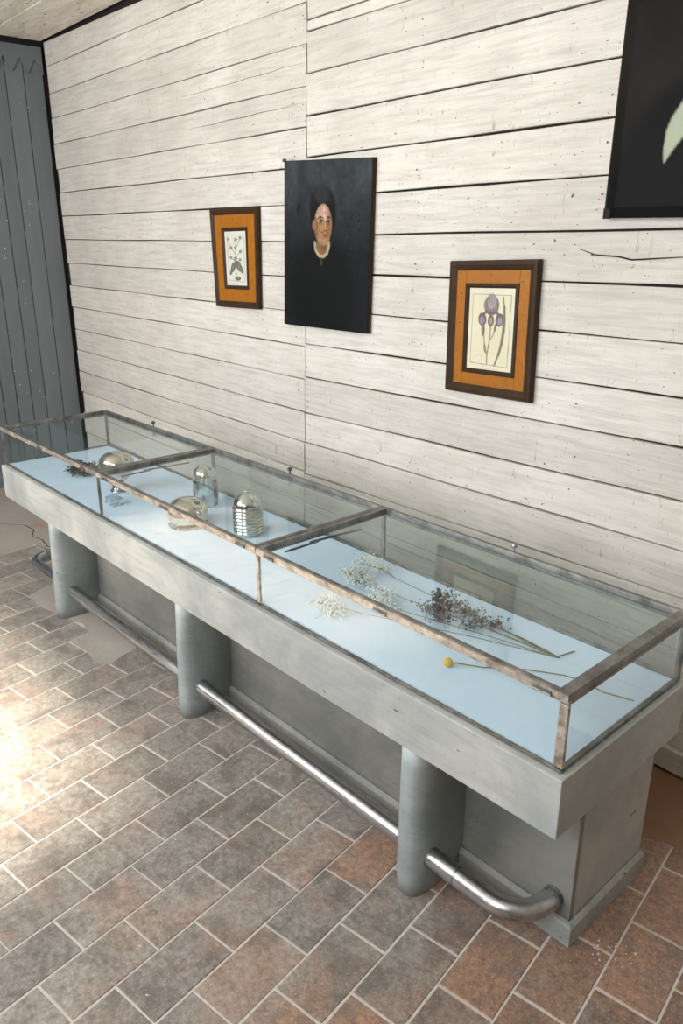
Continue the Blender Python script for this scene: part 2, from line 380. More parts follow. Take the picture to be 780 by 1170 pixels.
# street wall with two tall windows, behind the photographer
wf = MB()
for x0, x1 in ((XL-.1, -4.6), (-1.75, -1.0), (.8, XR+.1)): wf.box(x0, x1, YF-.12, YF, 0, ZC+.1)
for x0, x1 in ((-4.6, -1.75), (-1.0, .8)): wf.box(x0, x1, YF-.12, YF, 0, 1.5); wf.box(x0, x1, YF-.12, YF, 3.35, ZC+.1)
structure(wf.build('wall_front', 'plaster'))
for x0, x1 in ((-4.6, -1.75), (-1.0, .8)):
    w = MB().box(x0, x0+.06, YF-.05, YF+.01, 1.5, 3.35).box(x1-.06, x1, YF-.05, YF+.01, 1.5, 3.35).box(x0, x1, YF-.05, YF+.01, 1.5, 1.56).box(x0, x1, YF-.05, YF+.01, 3.29, 3.35)
    xm = (x0+x1)/2; w.box(xm-.025, xm+.025, YF-.05, YF, 1.5, 3.35)
    structure(w.build('window_%d' % (1 if x0 < -2 else 2), 'grey_boards'))
structure(MB().box(-1.3, 1.1, YF-1.75, YF-.12, 3.36, 3.40).build('sun_block_1', 'grey_boards'))   # unseen slab added outside the second street window to block the sun
structure(MB().box(XR, XR+.12, YF, YB+.1, 0, ZC+.1).build('wall_right', 'plaster'))
ceiling = structure(MB().box(XL-.14, XR+.1, YF-.1, YB+.14, ZC+.035, ZC+.16).build('ceiling', 'gap'))
yy = YB-.012; k = 0
while yy > YF:
    wd = (.40, .44, .36, .42)[k % 4]; k += 1
    MB().box(XL+.03, XR, max(YF, yy-wd), yy-.006, ZC+R.uniform(.0, .006), ZC+.033, nx=3, bev=.004).build('ceiling_board', 'ceiling', ceiling); yy -= wd

# ------------------------------------------------------------------ floor
floor = structure(MB().box(XL-.14, XR+.1, YF-.12, YB+.14, -.12, -.0022).build('floor', 'mortar'))
th = math.radians(100.4); UD = Vector((math.cos(th), math.sin(th), 0)); ND = Vector((math.sin(th), -math.cos(th), 0))
rows = {-2.543:.050,-2.368:.199,-2.195:.050,-2.020:.197,-1.850:.033,-1.670:-.103,-1.493:.032,-1.318:.179,-1.147:.025,-.970:.164,-.788:.000,-.608:-.143,-.428:-.013,-.250:.167,-.070:-.012,.107:.150,-2.722:.207,-2.897:.050,-3.070:.201,-3.245:.340,-3.420:.20,-3.592:.36,-3.772:.510,-3.960:.67,-4.150:.836,.285:.29}
rl = sorted(rows.items())
edges = [e for e, _ in rl]; ph = [p for _, p in rl]
while edges[-1] < 4.2: edges.append(edges[-1]+.1765); ph.append(ph[-1]+(.148 if len(ph) % 2 else -.148))
while edges[0] > -7.6: edges.insert(0, edges[0]-.1765); ph.insert(0, ph[0]+(.148 if len(ph) % 2 else -.148))
PER = .2965
def pip(x, y, P):
    c = False; j = len(P)-1
    for i in range(len(P)):
        if (P[i][1] > y) != (P[j][1] > y) and x < (P[j][0]-P[i][0])*(y-P[i][1])/(P[j][1]-P[i][1])+P[i][0]: c = not c
        j = i
    return c
patch1 = [(-3.62,-.150),(-3.70,.03),(-3.9,.12),(-3.9,.75),(-3.0,.75),(-2.9,.45),(-2.66,.16),(-2.60,.056),(-2.54,-.11),(-2.60,-.165),(-2.74,-.152),(-2.845,-.156),(-2.95,-.045),(-3.06,-.036),(-3.15,-.072),(-3.3,-.106),(-3.48,-.145)]
patch2 = [(-5.96,-.55),(-5.2,-.30),(-4.6,-.12),(-4.376,-.067),(-4.40,.06),(-4.46,.20),(-4.30,.24),(-4.25,.5),(-4.4,1.24),(-5.96,1.24)]
patch3 = [(-.30,.86),(-.26,.80),(-.18,.80),(-.08,.86),(.02,.90),(.2,.93),(.5,.95),(.9,1.0),(.9,1.24),(-.9,1.24),(-.9,.9)]
patches = [patch1, patch2, patch3]
def slab(name, P, mat, z):
    # irregular edge
    Q = []
    for i in range(len(P)):
        a_ = Vector((*P[i], 0)); b_ = Vector((*P[(i+1) % len(P)], 0)); n = max(1, int((b_-a_).length/.05)); d = (b_-a_).normalized().cross(Vector((0, 0, 1)))
        for k in range(n):
            p = a_.lerp(b_, k/n); Q.append(p+d*R.uniform(-.009, .009) if k else p)
    bm = bmesh.new(); vs_ = [bm.verts.new((p.x, p.y, z)) for p in Q]; f = bm.faces.new(vs_)
    r = bmesh.ops.extrude_face_region(bm, geom=[f])
    for v in r['geom']:
        if isinstance(v, bmesh.types.BMVert): v.co.z = -.02
    bmesh.ops.recalc_face_normals(bm, faces=bm.faces[:]); me = bpy.data.meshes.new(name); bm.to_mesh(me); bm.free(); me.materials.append(MAT[mat])
    o = bpy.data.objects.new(name, me); C.objects.link(o); o.parent = floor; return o
slab('screed_patch', patch1, 'screed', .0012)['label'] = 'grey mortar patch among the bricks by the far counter leg'
slab('screed_patch', patch2, 'screed', .0012); slab('screed_patch', patch3, 'clay_screed', .0008)
# brick meshes (a few shared ones, unit size) and their placing
def brick_mesh(i):
    rr = random.Random(i); a_ = .5; V = []; bx = .5/.2895; by = .5/.1695; e = .0028
    L, Wd = .2895, .1695
    def ringp(ix, iy, z): return [(-.5+ix+rr.uniform(-.004, .004), -.5+iy+rr.uniform(-.006, .006), z), (.5-ix+rr.uniform(-.004, .004), -.5+iy+rr.uniform(-.006, .006), z), (.5-ix+rr.uniform(-.004, .004), .5-iy+rr.uniform(-.006, .006), z), (-.5+ix+rr.uniform(-.004, .004), .5-iy+rr.uniform(-.006, .006), z)]
    b0 = ringp(0, 0, -.02); m = [(x, y, -e) for x, y, _ in b0]; t = [(x*(1-2*e/L), y*(1-2*e/Wd), 0) for x, y, _ in b0]
    V = b0+m+t; F = [(8, 9, 10, 11)]
    for k in range(4): F += [(k, (k+1) % 4, 4+(k+1) % 4, 4+k), (4+k, 4+(k+1) % 4, 8+(k+1) % 4, 8+k)]
    me = bpy.data.meshes.new('brick'); me.from_pydata(V, [], F); me.materials.append(MAT['brick']); me.update(); return me
BM = [brick_mesh(i) for i in range(6)]
cand = []
for i in range(len(edges)-1):
    n0, n1 = edges[i], edges[i+1]; k0 = int((-5.0-ph[i])/PER)-1
    for k in range(k0, 16):
        u0 = ph[i]+k*PER; u1 = u0+PER; c = ND*((n0+n1)/2)+UD*((u0+u1)/2)
        if not (XL < c.x < XR and YF < c.y < YB-.02): continue
        if any(pip(c.x, c.y, P) for P in patches) and not any(False for _ in ()):
            # keep bricks only partly covered by a patch
            q = [ND*(n0+(n1-n0)*a_)+UD*(u0+(u1-u0)*b_) for a_ in (.1, .9) for b_ in (.1, .9)]
            if all(any(pip(p.x, p.y, P) for P in patches) for p in q): continue
        d = c-CAM; z = d.dot(fw); px = 390+FPX*d.dot(r2)/z if z > .1 else -9999; py = 585-FPX*d.dot(u2)/z if z > .1 else -9999
        vis = -60 < px < 840 and 480 < py < 1240
        hid = (-3.8 < c.x < -.1 and .30 < c.y < .62)
        cand.append((0 if vis and not hid else 1, d.length, c, n1-n0, u1-u0))
cand.sort(key=lambda t: (t[0], t[1]))
st = MB()
for i, (f, dist, c, wd, ln) in enumerate(cand):
    wj, lj = wd-.0055+R.uniform(-.001, .0005), ln-.0055+R.uniform(-.0015, .0005); dz = R.uniform(-.0006, .0009)
    if i < 300:
        o = bpy.data.objects.new('brick', BM[i % 6]); C.objects.link(o); o.parent = floor
        o.location = (c.x, c.y, dz); o.scale = (lj, wj, 1); o.rotation_euler = (R.uniform(-.003, .003), R.uniform(-.002, .002), th+R.uniform(-.004, .004)+(PI if R.random() < .5 else 0))
    else:
        X = UD*lj/2; Y = ND*wj/2; P = [c-X-Y, c+X-Y, c+X+Y, c-X+Y]
        V = [(p.x, p.y, -.015) for p in P]+[(p.x, p.y, dz) for p in P]; st.add(V, [(4, 7, 6, 5) if (X.cross(Y)).z < 0 else (4, 5, 6, 7)]+[(k, (k+1) % 4, 4+(k+1) % 4, 4+k) for k in range(4)])
st.build('brick', 'brick', floor, kind='stuff')
# crack in the far screed and chipped rubble by the near corner of the counter
fc = MB()
for P in ([(-4.9,.28),(-4.75,.30),(-4.62,.24),(-4.5,.27),(-4.35,.25),(-4.2,.30)], [(-5.2,.1),(-5.05,.14),(-4.9,.28)]):
    V = []
    for i, (x, y) in enumerate(P): V += [(x, y-.004, .0018), (x, y+.004, .0018)]
    fc.add(V, [(2*i, 2*i+2, 2*i+3, 2*i+1) for i in range(len(P)-1)])
fc.build('crack', 'gap', floor, kind='stuff')
rb = MB()
for i in range(26): x, y = .055+R.gauss(0, .03), .30+R.gauss(0, .035); rb.ball((x, y, .001), R.uniform(.002, .0055), 5, 3)
rb.build('mortar_crumbs', 'mortar', floor, kind='stuff')

# ------------------------------------------------------------------ the bar counter (own frame: x along it, 0 at the near end; y away from its front)
A = .0358; T = -.0091
def sh(x, y, z): return (x, y, z+x*T*min(1, max(0, z/.12)))       # the old top rises a little to the far end
def wor(x, y, z):
    X, Y, Z = sh(x, y, z); return (X*math.cos(A)-Y*math.sin(A), X*math.sin(A)+Y*math.cos(A), Z)
cnt = empty('bar_counter', (0, 0, 0), A, label='long low painted grey bar counter with thick rounded legs and a steel foot rail', category='counter')
L = -3.800; ZB = .559; ZT = .754; D = .695
def part(mb, name, mat, par=cnt, **k): return mb.map(sh).build(name, mat, par, **k)
part(MB().box(L, 0, 0, .022, ZB, ZT, nx=24, bev=.0035).map(lambda x, y, z: (x, y, z+(.011*max(0, (x+.9)/.9) if z < .6 else 0))), 'fascia_board', 'paint')
part(MB().box(-.0225, -.0005, .0225, D, ZB, ZT-.001, bev=.003).map(lambda x, y, z: (x, y, z+(.011 if z < .6 else 0))), 'end_board', 'paint')
part(MB().box(L+.0005, L+.0225, .0225, D, ZB, ZT-.001, bev=.003), 'end_board', 'paint')
part(MB().box(L+.023, -.023, D-.022, D-.0005, ZB, ZT-.001, nx=20, bev=.003), 'rear_board', 'paint')
part(MB().box(L+.023, -.023, .0225, D-.023, ZT-.026, ZT-.0015, nx=20, bev=.002), 'worktop', 'paint')
part(MB().box(L+.023, -.023, .0225, D-.023, ZB+.012, ZB+.03, nx=20), 'underside_board', 'paint')
# recessed cabinet body
part(MB().box(-3.745, -.057, .240, .262, .0, ZB+.012, nx=20, bev=.003), 'front_panel', 'shaded_panel_paint')
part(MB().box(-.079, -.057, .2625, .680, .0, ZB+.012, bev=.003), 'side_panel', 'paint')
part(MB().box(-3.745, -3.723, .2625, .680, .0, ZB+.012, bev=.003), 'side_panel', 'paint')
part(MB().box(-3.722, -.080, .660, .680, .0, ZB+.012, nx=20), 'rear_panel', 'shaded_panel_paint')
sk = [(0, 0), (0, .068), (.006, .076), (.016, .08), (.0165, 0)]
def skirt(P, name):
    # extrude the moulded profile along the plan path P [(x,y,outward normal)]
    V = []; F = []; n = len(sk)
    for (x, y, nx_, ny_) in P:
        for (d, z) in sk: V.append((x+nx_*(.018-d), y+ny_*(.018-d), z))
    for i in range(len(P)-1):
        for k in range(n): F.append((i*n+k, (i+1)*n+k, (i+1)*n+(k+1) % n, i*n+(k+1) % n))
    F += [tuple(range(n)), tuple(reversed(range((len(P)-1)*n, len(P)*n)))]
    m_ = MB().add(V, F); return part(m_, name, 'paint')
FIN = [(-3.290, -3.170, -3.218, -3.135), (-1.950, -1.838, -1.908, -1.815), (-.583, -.472, -.573, -.470)]
xs = [-3.745]+[v for f in FIN for v in (f[0], f[1])]+[-.057]
skirt([(-.057, .68, 1, 0), (-.057, .24, 1, -1), (-.472, .24, 0, -1)], 'skirting')
skirt([(-.583, .24, 0, -1), (-1.3, .24, 0, -1), (-1.838, .24, 0, -1)], 'skirting')
skirt([(-1.95, .24, 0, -1), (-2.5, .24, 0, -1), (-3.17, .24, 0, -1)], 'skirting')
skirt([(-3.29, .24, 0, -1), (-3.745, .24, -1, -1), (-3.745, .68, -1, 0)], 'skirting')
def fin(x0, x1, t0, t1):
    V = []; F = []; N = 14; H = 8
    for h in range(H+1):
        t = h/H; z = t*(ZB+.008); a_ = x0+(t0-x0)*t; b_ = x1+(t1-x1)*t; c = (a_+b_)/2; hw = (b_-a_)/2
        y0 = .0 if h else .004; ins = .004 if h == 0 else 0
        P = [(b_-ins, .2395)]+[(c+(hw-ins)*math.copysign(abs(math.cos(q))**.8, math.cos(q)), y0+.068*(1-abs(math.sin(q))**.9)) for q in [PI*k/N for k in range(N+1)]]+[(a_+ins, .2395)]
        V += [(x, y, z if h else 0.0) for x, y in P]
        if h == 0: m = len(P)
    for h in range(H):
        for k in range(m): F.append((h*m+k, h*m+(k+1) % m, (h+1)*m+(k+1) % m, (h+1)*m+k)[::-1])
    F += [tuple(range(m)), tuple(reversed(range(H*m, H*m+m)))]
    o = part(MB().add(V, F), 'leg', 'leg_paint', smooth=True)
    me = o.data
    for p in me.polygons:
        if abs(p.normal.z) > .7: p.use_smooth = False
    return o
for f in FIN: fin(*f)
# tubular foot rail: straight run through the legs, elbows back into the cabinet at both ends
RY, RZ, RR = .077, .137, .033
def elbow(xc, s, rad=.125):
    return [(xc+s*rad*math.sin(q), RY+rad*(1-math.cos(q)), RZ) for q in [PI/2*k/10 for k in range(11)]]
path = list(reversed(elbow(-3.645, -1, .12)))+[(x, RY, RZ) for x in np.linspace(-3.5, -.35, 14)]+elbow(-.245, 1, .13)+[(-.115, .2395, RZ)]
path = [(path[0][0], .2395, RZ)]+path
rail = part(MB().tube(path, RR, 24), 'foot_rail', 'steel', smooth=True)
def collar(x, y, ax):
    m = MB(); P = [(x-.002, y, RZ), (x+.002, y, RZ)] if ax == 'x' else [(x, y-.003, RZ), (x, y, RZ)]
    m.tube(P, RR+.0018, 24); part(m, 'rail_collar', 'zinc', rail)
for f in FIN:
    for x in (f[0]+.006, f[1]-.001): collar(x, RY, 'x')
collar(-.115, .2385, 'y')
for x in (-.36, -2.5): part(MB().tube([(x-.0012, RY, RZ), (x+.0012, RY, RZ)], RR+.0006, 24), 'rail_joint', 'iron', rail)

# ------------------------------------------------------------------ glass display case standing on the counter
case = empty('display_case', wor(0, 0, ZT), A, label='long flat glass display case with tarnished metal frame lying on the grey counter', category='display case')
ox = Vector((0, 0, ZT))
def cpart(mb, name, mat, par=case, **k):
    f = lambda x, y, z: (lambda q: (q[0], q[1], q[2]-ZT))(sh(x, y, z))
    return mb.map(f).build(name, mat, par, **k)
Y0, Y1 = .0235, .683; X0, X1 = -3.790, -.018; Z0 = ZT; Z1 = .989
DX = [X0, -2.565, -1.300, X1]
b = .0016
cpart(MB().box(X0+.004, X1-.004, Y0+.004, Y1-.004, Z0+.0002, Z0+.0035, nx=12), 'base_lining', 'blue_paper')
cpart(MB().box(X0, X1, Y0, Y0+.010, Z0, Z0+.009, nx=30, bev=b), 'bottom_rail', 'zinc')
cpart(MB().box(X0, X1, Y1-.014, Y1, Z0, Z0+.014, nx=30, bev=b), 'bottom_rail', 'zinc')
for x in (X0, X1-.014): cpart(MB().box(x, x+.014, Y0+.0135, Y1-.0145, Z0, Z0+.013, bev=b), 'bottom_rail', 'zinc')
ZR = .967
cpart(MB().box(X0, X1, Y0, Y0+.014, ZR-.009, ZR, nx=30, bev=b), 'top_rail', 'tarnished_brass')
cpart(MB().box(X0, X1, Y1-.016, Y1, ZR-.012, ZR, nx=30, bev=b), 'top_rail', 'zinc')
for x in DX:
    a_ = {DX[0]: X0, DX[3]: X1-.018}.get(x, x-.010); w = .018 if x in (X0, X1) else .020
    cpart(MB().box(a_, a_+w, Y0+.0165, Y1-.0165, ZR-.012, ZR, bev=b), 'top_rail', 'zinc')
for i, x in enumerate(DX):
    w = (.012, .013, .015, .026)[i]; a_ = {0: X0, 3: X1-w}.get(i, x-w/2)
    cpart(MB().box(a_, a_+w, Y0+.0005, Y0+.0125, Z0+.0135, ZR-.0125, bev=b), 'corner_post' if i in (0, 3) else 'post', 'tarnished_brass' if i > 1 else 'zinc')
    w2 = .018; a_ = {0: X0, 3: X1-w2}.get(i, x-w2/2)
    cpart(MB().box(a_, a_+w2, Y1-.0135, Y1-.0005, Z0+.0145, ZR-.0125, bev=b), 'corner_post' if i in (0, 3) else 'post', 'zinc')
for i in range(3):
    a_, c_ = DX[i]+.014, DX[i+1]-(.028 if i == 2 else .010)
    if i == 0: a_ = X0+.013
    cpart(MB().box(a_, c_, Y0+.004, Y0+.0065, Z0+.0135, ZR-.0125), 'front_pane', 'pane')
    cpart(MB().box(a_, c_, Y1-.0075, Y1-.005, Z0+.0145, ZR-.0125), 'rear_pane', 'pane')
cpart(MB().box(X1-.0075, X1-.005, Y0+.015, Y1-.015, Z0+.0135, ZR-.0125), 'end_pane', 'pane')
cpart(MB().box(X0+.005, X0+.0075, Y0+.015, Y1-.015, Z0+.0135, ZR-.0125), 'end_pane', 'pane')
# three hinged lids
for i in range(3):
    a_, c_ = DX[i]+.0025, DX[i+1]-.0025
    if i == 0: a_ = X0
    if i == 2: c_ = X1
    z0, z1 = ZR+.0015, Z1
    fr = MB().box(a_, c_, Y0-.003, Y0+.013, z0, z1, nx=12, bev=b).box(a_, c_, Y1-.014, Y1+.004, z0, z1, nx=12, bev=b)
    wl = .020; wr = .034 if i == 2 else .020
    fr.box(a_, a_+wl, Y0+.0125, Y1-.0135, z0, z1-.0003, bev=b).box(c_-wr, c_, Y0+.0125, Y1-.0135, z0, z1-.0003, bev=b)
    lid = cpart(fr, 'lid', 'zinc')
    cpart(MB().box(a_+wl-.003, c_-wr+.003, Y0+.011, Y1-.012, z0+.006, z0+.009), 'lid_pane', 'dusty_pane', lid)
    # brighter worn strip along the front edge
    cpart(MB().box(a_+.001, c_-.001, Y0-.0052, Y0-.0032, z0+.001, z1-.005, nx=12), 'edge_strip', 'tarnished_brass', lid)
    xm = (-3.182, -1.921, -.654)[i]
    kb = MB().lathe([(.0035, Z1), (.003, Z1+.012), (.003, Z1+.016), (.009, Z1+.018), (.0115, Z1+.024), (.010, Z1+.030), (.004, Z1+.033)], 12, xm, Y1-.004)
    cpart(kb, 'knob', 'iron' if i < 2 else 'steel', lid, smooth=True)
    for xh in ((-3.22, -2.70), (-2.47, -1.942, -1.392), (-1.223, -.67, -.093))[i]:
        h = MB().tube([(xh-.028, Y0-.0085, ZR+.001), (xh+.028, Y0-.0085, ZR+.001)], .0036, 8).box(xh-.028, xh+.028, Y0-.0068, Y0-.0045, ZR-.004, ZR+.012)
        cpart(h, 'hinge', 'zinc', lid)
    if i:
        xs_ = DX[i]+.014
        s = MB().box(xs_, xs_+.012, .26, .50, ZR-.020, ZR-.015, bev=.001).map(lambda x, y, z: (x+(y-.26)*.12, y, z))
        s.box(xs_+.0, xs_+.010, .14, .30, ZR-.027, ZR-.022, bev=.001)
        cpart(s, 'lid_stay', 'zinc', lid)

# ------------------------------------------------------------------ things inside the case
ZI = ZT+.0036
def thing(name, x, y, label, cat, group=None, rz=0.):
    o = empty(name, wor(x, y, ZI), A+rz, label=label, category=cat)
    if group: o['group'] = group
    return o
GJ = 'silvered glass jars in the case'
def smoothprof(P, n=5):
    out = []
    for i in range(len(P)-1):
        p0 = P[max(i-1, 0)]; p1 = P[i]; p2 = P[i+1]; p3 = P[min(i+2, len(P)-1)]
        for k in range(n):
            t = k/n; out.append(tuple(.5*((2*p1[j])+(-p0[j]+p2[j])*t+(2*p0[j]-5*p1[j]+4*p2[j]-p3[j])*t*t+(-p0[j]+3*p1[j]-3*p2[j]+p3[j])*t**3) for j in (0, 1)))
    out.append(P[-1]); return [(max(.0005, r), z) for r, z in out]
# big footed globe
g = thing('glass_vase', -2.875, .280, 'large silvered glass globe vase on a narrow foot, left of the other jars', 'vase')
MB().lathe(smoothprof([(.030, .055), (.050, .068), (.077, .098), (.090, .138), (.086, .174), (.063, .201), (.034, .211), (.002, .213)]), 48).build('globe', 'mercury_warm', g, smooth=True)
MB().lathe(smoothprof([(.044, .0), (.044, .006), (.036, .014), (.030, .030), (.031, .0545)]), 40).build('foot', 'mercury_clear', g, smooth=True)
# clear block added where the reflection of its foot shows
g = thing('reflection_block', -2.70, .165, 'small clear pale blue block standing in for the reflected foot of the globe vase', 'block')
bl = MB().box(-.045, .045, -.03, .03, 0, .035, bev=.003); tint = NT('pale_blue_glass')
tint.b.inputs['Transmission Weight'].default_value = .85; MAT['pale_blue_glass'] = tint.set((.72, .86, .93), .06)
bl.build('block', 'pale_blue_glass', g)
# tall cylinder with a domed silver top
g = thing('glass_jar', -2.385, .505, 'tall cylindrical silvered glass jar with a dome top, behind the squat jar', 'jar')
MB().lathe(smoothprof([(.052, 0), (.060, .006), (.062, .05), (.062, .10), (.060, .138), (.060, .139)]), 44).build('body', 'mercury_clear', g, smooth=True)
MB().lathe(smoothprof([(.060, .1395), (.059, .160), (.052, .182), (.036, .197), (.016, .203), (.001, .204)]), 44).build('dome', 'mercury', g, smooth=True)
# squat bulb
g = thing('glass_jar', -2.200, .285, 'squat bulging silvered glass jar behind the middle front rail, widest of the jars', 'jar')
MB().lathe(smoothprof([(.062, .012), (.084, .022), (.094, .050), (.093, .075), (.078, .105), (.050, .124), (.024, .131), (.001, .133)]), 48).build('body', 'mercury_warm', g, smooth=True)
MB().lathe([(.088, 0), (.092, .003), (.092, .008), (.080, .0115), (.06, .0118)], 44).build('foot_ring', 'mercury_clear', g, smooth=True)
# ribbed beehive
g = thing('glass_jar', -1.918, .428, 'ribbed beehive shaped silvered glass jar, rightmost jar in the case', 'jar')
pr = [(.058, 0), (.064, .004)]
for k in range(8):
    z = .010+k*.0155
    for q in range(6): pr.append((.0655+.0042*math.sin(PI*q/5.), z+.0155*q/6))
pr += [(.064, .136), (.0655, .142), (.060, .156), (.049, .174), (.034, .188), (.018, .195), (.014, .199)]
MB().lathe(pr, 48).build('body', 'mercury', g, smooth=True)
MB().lathe([(.014, .1995), (.017, .203), (.016, .207), (.006, .209)], 20).build('cap', 'mercury', g, smooth=True)
# tangle of dry moss
mo = MB(); rm = random.Random(3)
for k in range(340):
    a0 = rm.uniform(0, 2*PI); r0 = .048+rm.gauss(0, .017); p = Vector((r0*math.cos(a0)*1.15, r0*math.sin(a0), .016+abs(rm.gauss(0, .014)))); P = [p]
    d = Vector((-math.sin(a0)+rm.uniform(-.9, .9), math.cos(a0)+rm.uniform(-.9, .9), rm.uniform(-.3, .8))).normalized()
    for q in range(4):
        p = p+d*rm.uniform(.007, .013); d = (d+Vector((rm.uniform(-.6, .6), rm.uniform(-.6, .6), rm.uniform(-.5, .3)))).normalized(); p.z = max(.001, p.z); P.append(p.copy())
    mo.tube(P, [.0030, .0030, .0028, .0024, .0016], 4)
g = mo.build('dried_moss', 'moss'); g.location = wor(-3.30, .285, ZI); g.rotation_euler.z = A
tag(g, 'small dark green tangle of dried moss lying left of the globe vase', 'moss')
# dried flowers
def stem_pts(P, zb=.004, lift=0.): return [Vector((x, y, zb+lift*(1 if 0 < i < len(P)-1 else .3))) for i, (x, y) in enumerate(P)]
GB = "dried gypsophila sprigs in the right bay"
def sprig(name, label, main, heads, stemmat, flmat, rad, cluster, nfl, flr, group=None, cat='dried flower', lift=.012):
    """main = path in counter coordinates from foot to first fork; heads = positions of flower heads"""
    x0, y0 = main[0]; g = thing(name, x0, y0, label, cat, group)
    P = [Vector((x-x0, y-y0, .003+lift*i/(len(main)-1))) for i, (x, y) in enumerate(main)]
    m_ = MB().tube(P, [rad*(1-.35*i/(len(P)-1)) for i in range(len(P))], 6); rr = random.Random(int(abs(x0*1000))); fl = MB()
    for hx, hy, hz in heads:
        H = Vector((hx-x0, hy-y0, hz)); S = P[-1]; mid = S.lerp(H, .5)+Vector((rr.uniform(-.01, .01), rr.uniform(-.01, .01), .004))
        m_.tube([S, mid, H], rad*.5, 5)
        for k in range(nfl):
            q = H+Vector((rr.gauss(0, cluster), rr.gauss(0, cluster), abs(rr.gauss(0, cluster*.7))-.004)); q.z = max(.004, q.z)
            if k % 3 == 0: m_.tube([H, H.lerp(q, .5)+Vector((0, 0, .003)), q], rad*.28, 3)
            fl.ball(q, flr*rr.uniform(.7, 1.3), 5, 3)
    m_.build('stem', stemmat, g); fl.build('blossoms', flmat, g, kind='stuff', smooth=True); return g
sprig('dried_gypsophila', 'white dried gypsophila sprig, farthest back, its head near the rear divider post', [(-.36, .515), (-.62, .535), (-.90, .55), (-1.12, .56)],
      [(-1.30, .565, .03), (-1.25, .535, .035), (-1.21, .575, .02)], 'stem_green', 'blossom_white', .0020, .025, 80, .0036)
sprig('dried_gypsophila', 'white dried gypsophila sprig with the fullest round head, in front of the rear divider post', [(-.345, .512), (-.60, .50), (-.85, .47), (-1.05, .44)],
      [(-1.23, .42, .035), (-1.20, .445, .03), (-1.17, .40, .028)], 'stem_green', 'blossom_white', .0020, .027, 110, .0038)
sprig('dried_gypsophila', 'white dried gypsophila sprig with a loose head, centre of the flower bunch', [(-.35, .508), (-.58, .46), (-.80, .40), (-.90, .37)],
      [(-1.02, .35, .03), (-1.00, .385, .028), (-.96, .33, .02)], 'stem_green', 'blossom_white', .0018, .026, 80, .0036)
sprig('dried_gypsophila', 'pale dried gypsophila sprig seen through the front pane, nearest the front', [(-.38, .50), (-.60, .42), (-.85, .31), (-.98, .25)],
      [(-1.13, .185, .02), (-1.09, .20, .018), (-1.05, .165, .015)], 'stem_green', 'blossom_white', .0016, .025, 80, .0034)
sprig('dried_statice', 'mauve brown dried statice spray, upper one with the darkest head', [(-.340, .515), (-.48, .53), (-.62, .53), (-.70, .525)],
      [(-.86, .535, .035), (-.84, .50, .03), (-.80, .47, .025), (-.83, .44, .02), (-.78, .52, .03), (-.76, .41, .02)], 'stem_brown', 'blossom_mauve', .0026, .022, 60, .0040)
sprig('dried_statice', 'mauve brown dried statice spray, thinner one running to the hooked stem end', [(-.330, .590), (-.345, .512), (-.50, .50), (-.60, .485)],
      [(-.73, .49, .03), (-.70, .52, .025), (-.66, .45, .02), (-.64, .50, .02), (-.60, .52, .02)], 'stem_brown', 'blossom_mauve', .0026, .020, 42, .0038)
g = thing('billy_button', -.55, .21, 'yellow ball-headed dried flower on a long bent stem, alone on the blue lining', 'dried flower')
bb = MB()
V0 = MB().ball((0, 0, .015), .0150, 14, 10); V0.V = [tuple(Vector((0, 0, .015))+(Vector(v)-Vector((0, 0, .015)))*R.uniform(.94, 1.06)) for v in V0.V]
V0.build('flower_head', 'pompom_yellow', g, smooth=True)
P = [(-.535, .225), (-.46, .275), (-.389, .35), (-.325, .399), (-.27, .43), (-.223, .443), (-.17, .438), (-.134, .433), (-.09, .447), (-.052, .458)]
sm = MB().tube([Vector((x+.55, y-.21, .013-.010*min(1, i/3))) for i, (x, y) in enumerate(P)], .0021, 6)
sm.tube([(.38, .228, .003), (.385, .245, .006), (.392, .252, .008)], .0013, 5); sm.build('stem', 'stem_brown', g)

# ------------------------------------------------------------------ pictures on the wall
def sm_(d, r, s): return np.clip((r-d)/s+.5, 0, 1)
def blob(S, Tt, cx, cy, rx, ry, soft, ang=0.):
    x = S-cx; y = Tt-cy; c, s = math.cos(ang), math.sin(ang); a_ = (x*c+y*s)/rx; b_ = (-x*s+y*c)/ry
    return np.clip((1-np.sqrt(a_*a_+b_*b_))/soft+.5, 0, 1)
def stroke(S, Tt, P, w, asp):
    d = np.full(S.shape, 9.)
    for (x0, y0), (x1, y1) in zip(P[:-1], P[1:]):
        dx, dy = x1-x0, (y1-y0)*asp; L2 = dx*dx+dy*dy+1e-9
        t = np.clip(((S-x0)*dx+(Tt-y0)*asp*dy)/L2, 0, 1); d = np.minimum(d, np.hypot(S-x0-t*dx, (Tt-y0)*asp-t*dy))
    return np.clip((w-d)/(w*.5)+.5, 0, 1)
def lay(img, m, c): return img*(1-m[..., None])+np.array(c)*m[..., None]
def nz(S, Tt, sx, sy, seed):
    r = np.random.RandomState(seed); g = r.rand(int(sy)+3, int(sx)+3); x = S*sx; y = Tt*sy; xi = x.astype(int); yi = y.astype(int); fx = x-xi; fy = y-yi; fx = fx*fx*(3-2*fx); fy = fy*fy*(3-2*fy)
    return (g[yi, xi]*(1-fx)+g[yi, xi+1]*fx)*(1-fy)+(g[yi+1, xi]*(1-fx)+g[yi+1, xi+1]*fx)*fy
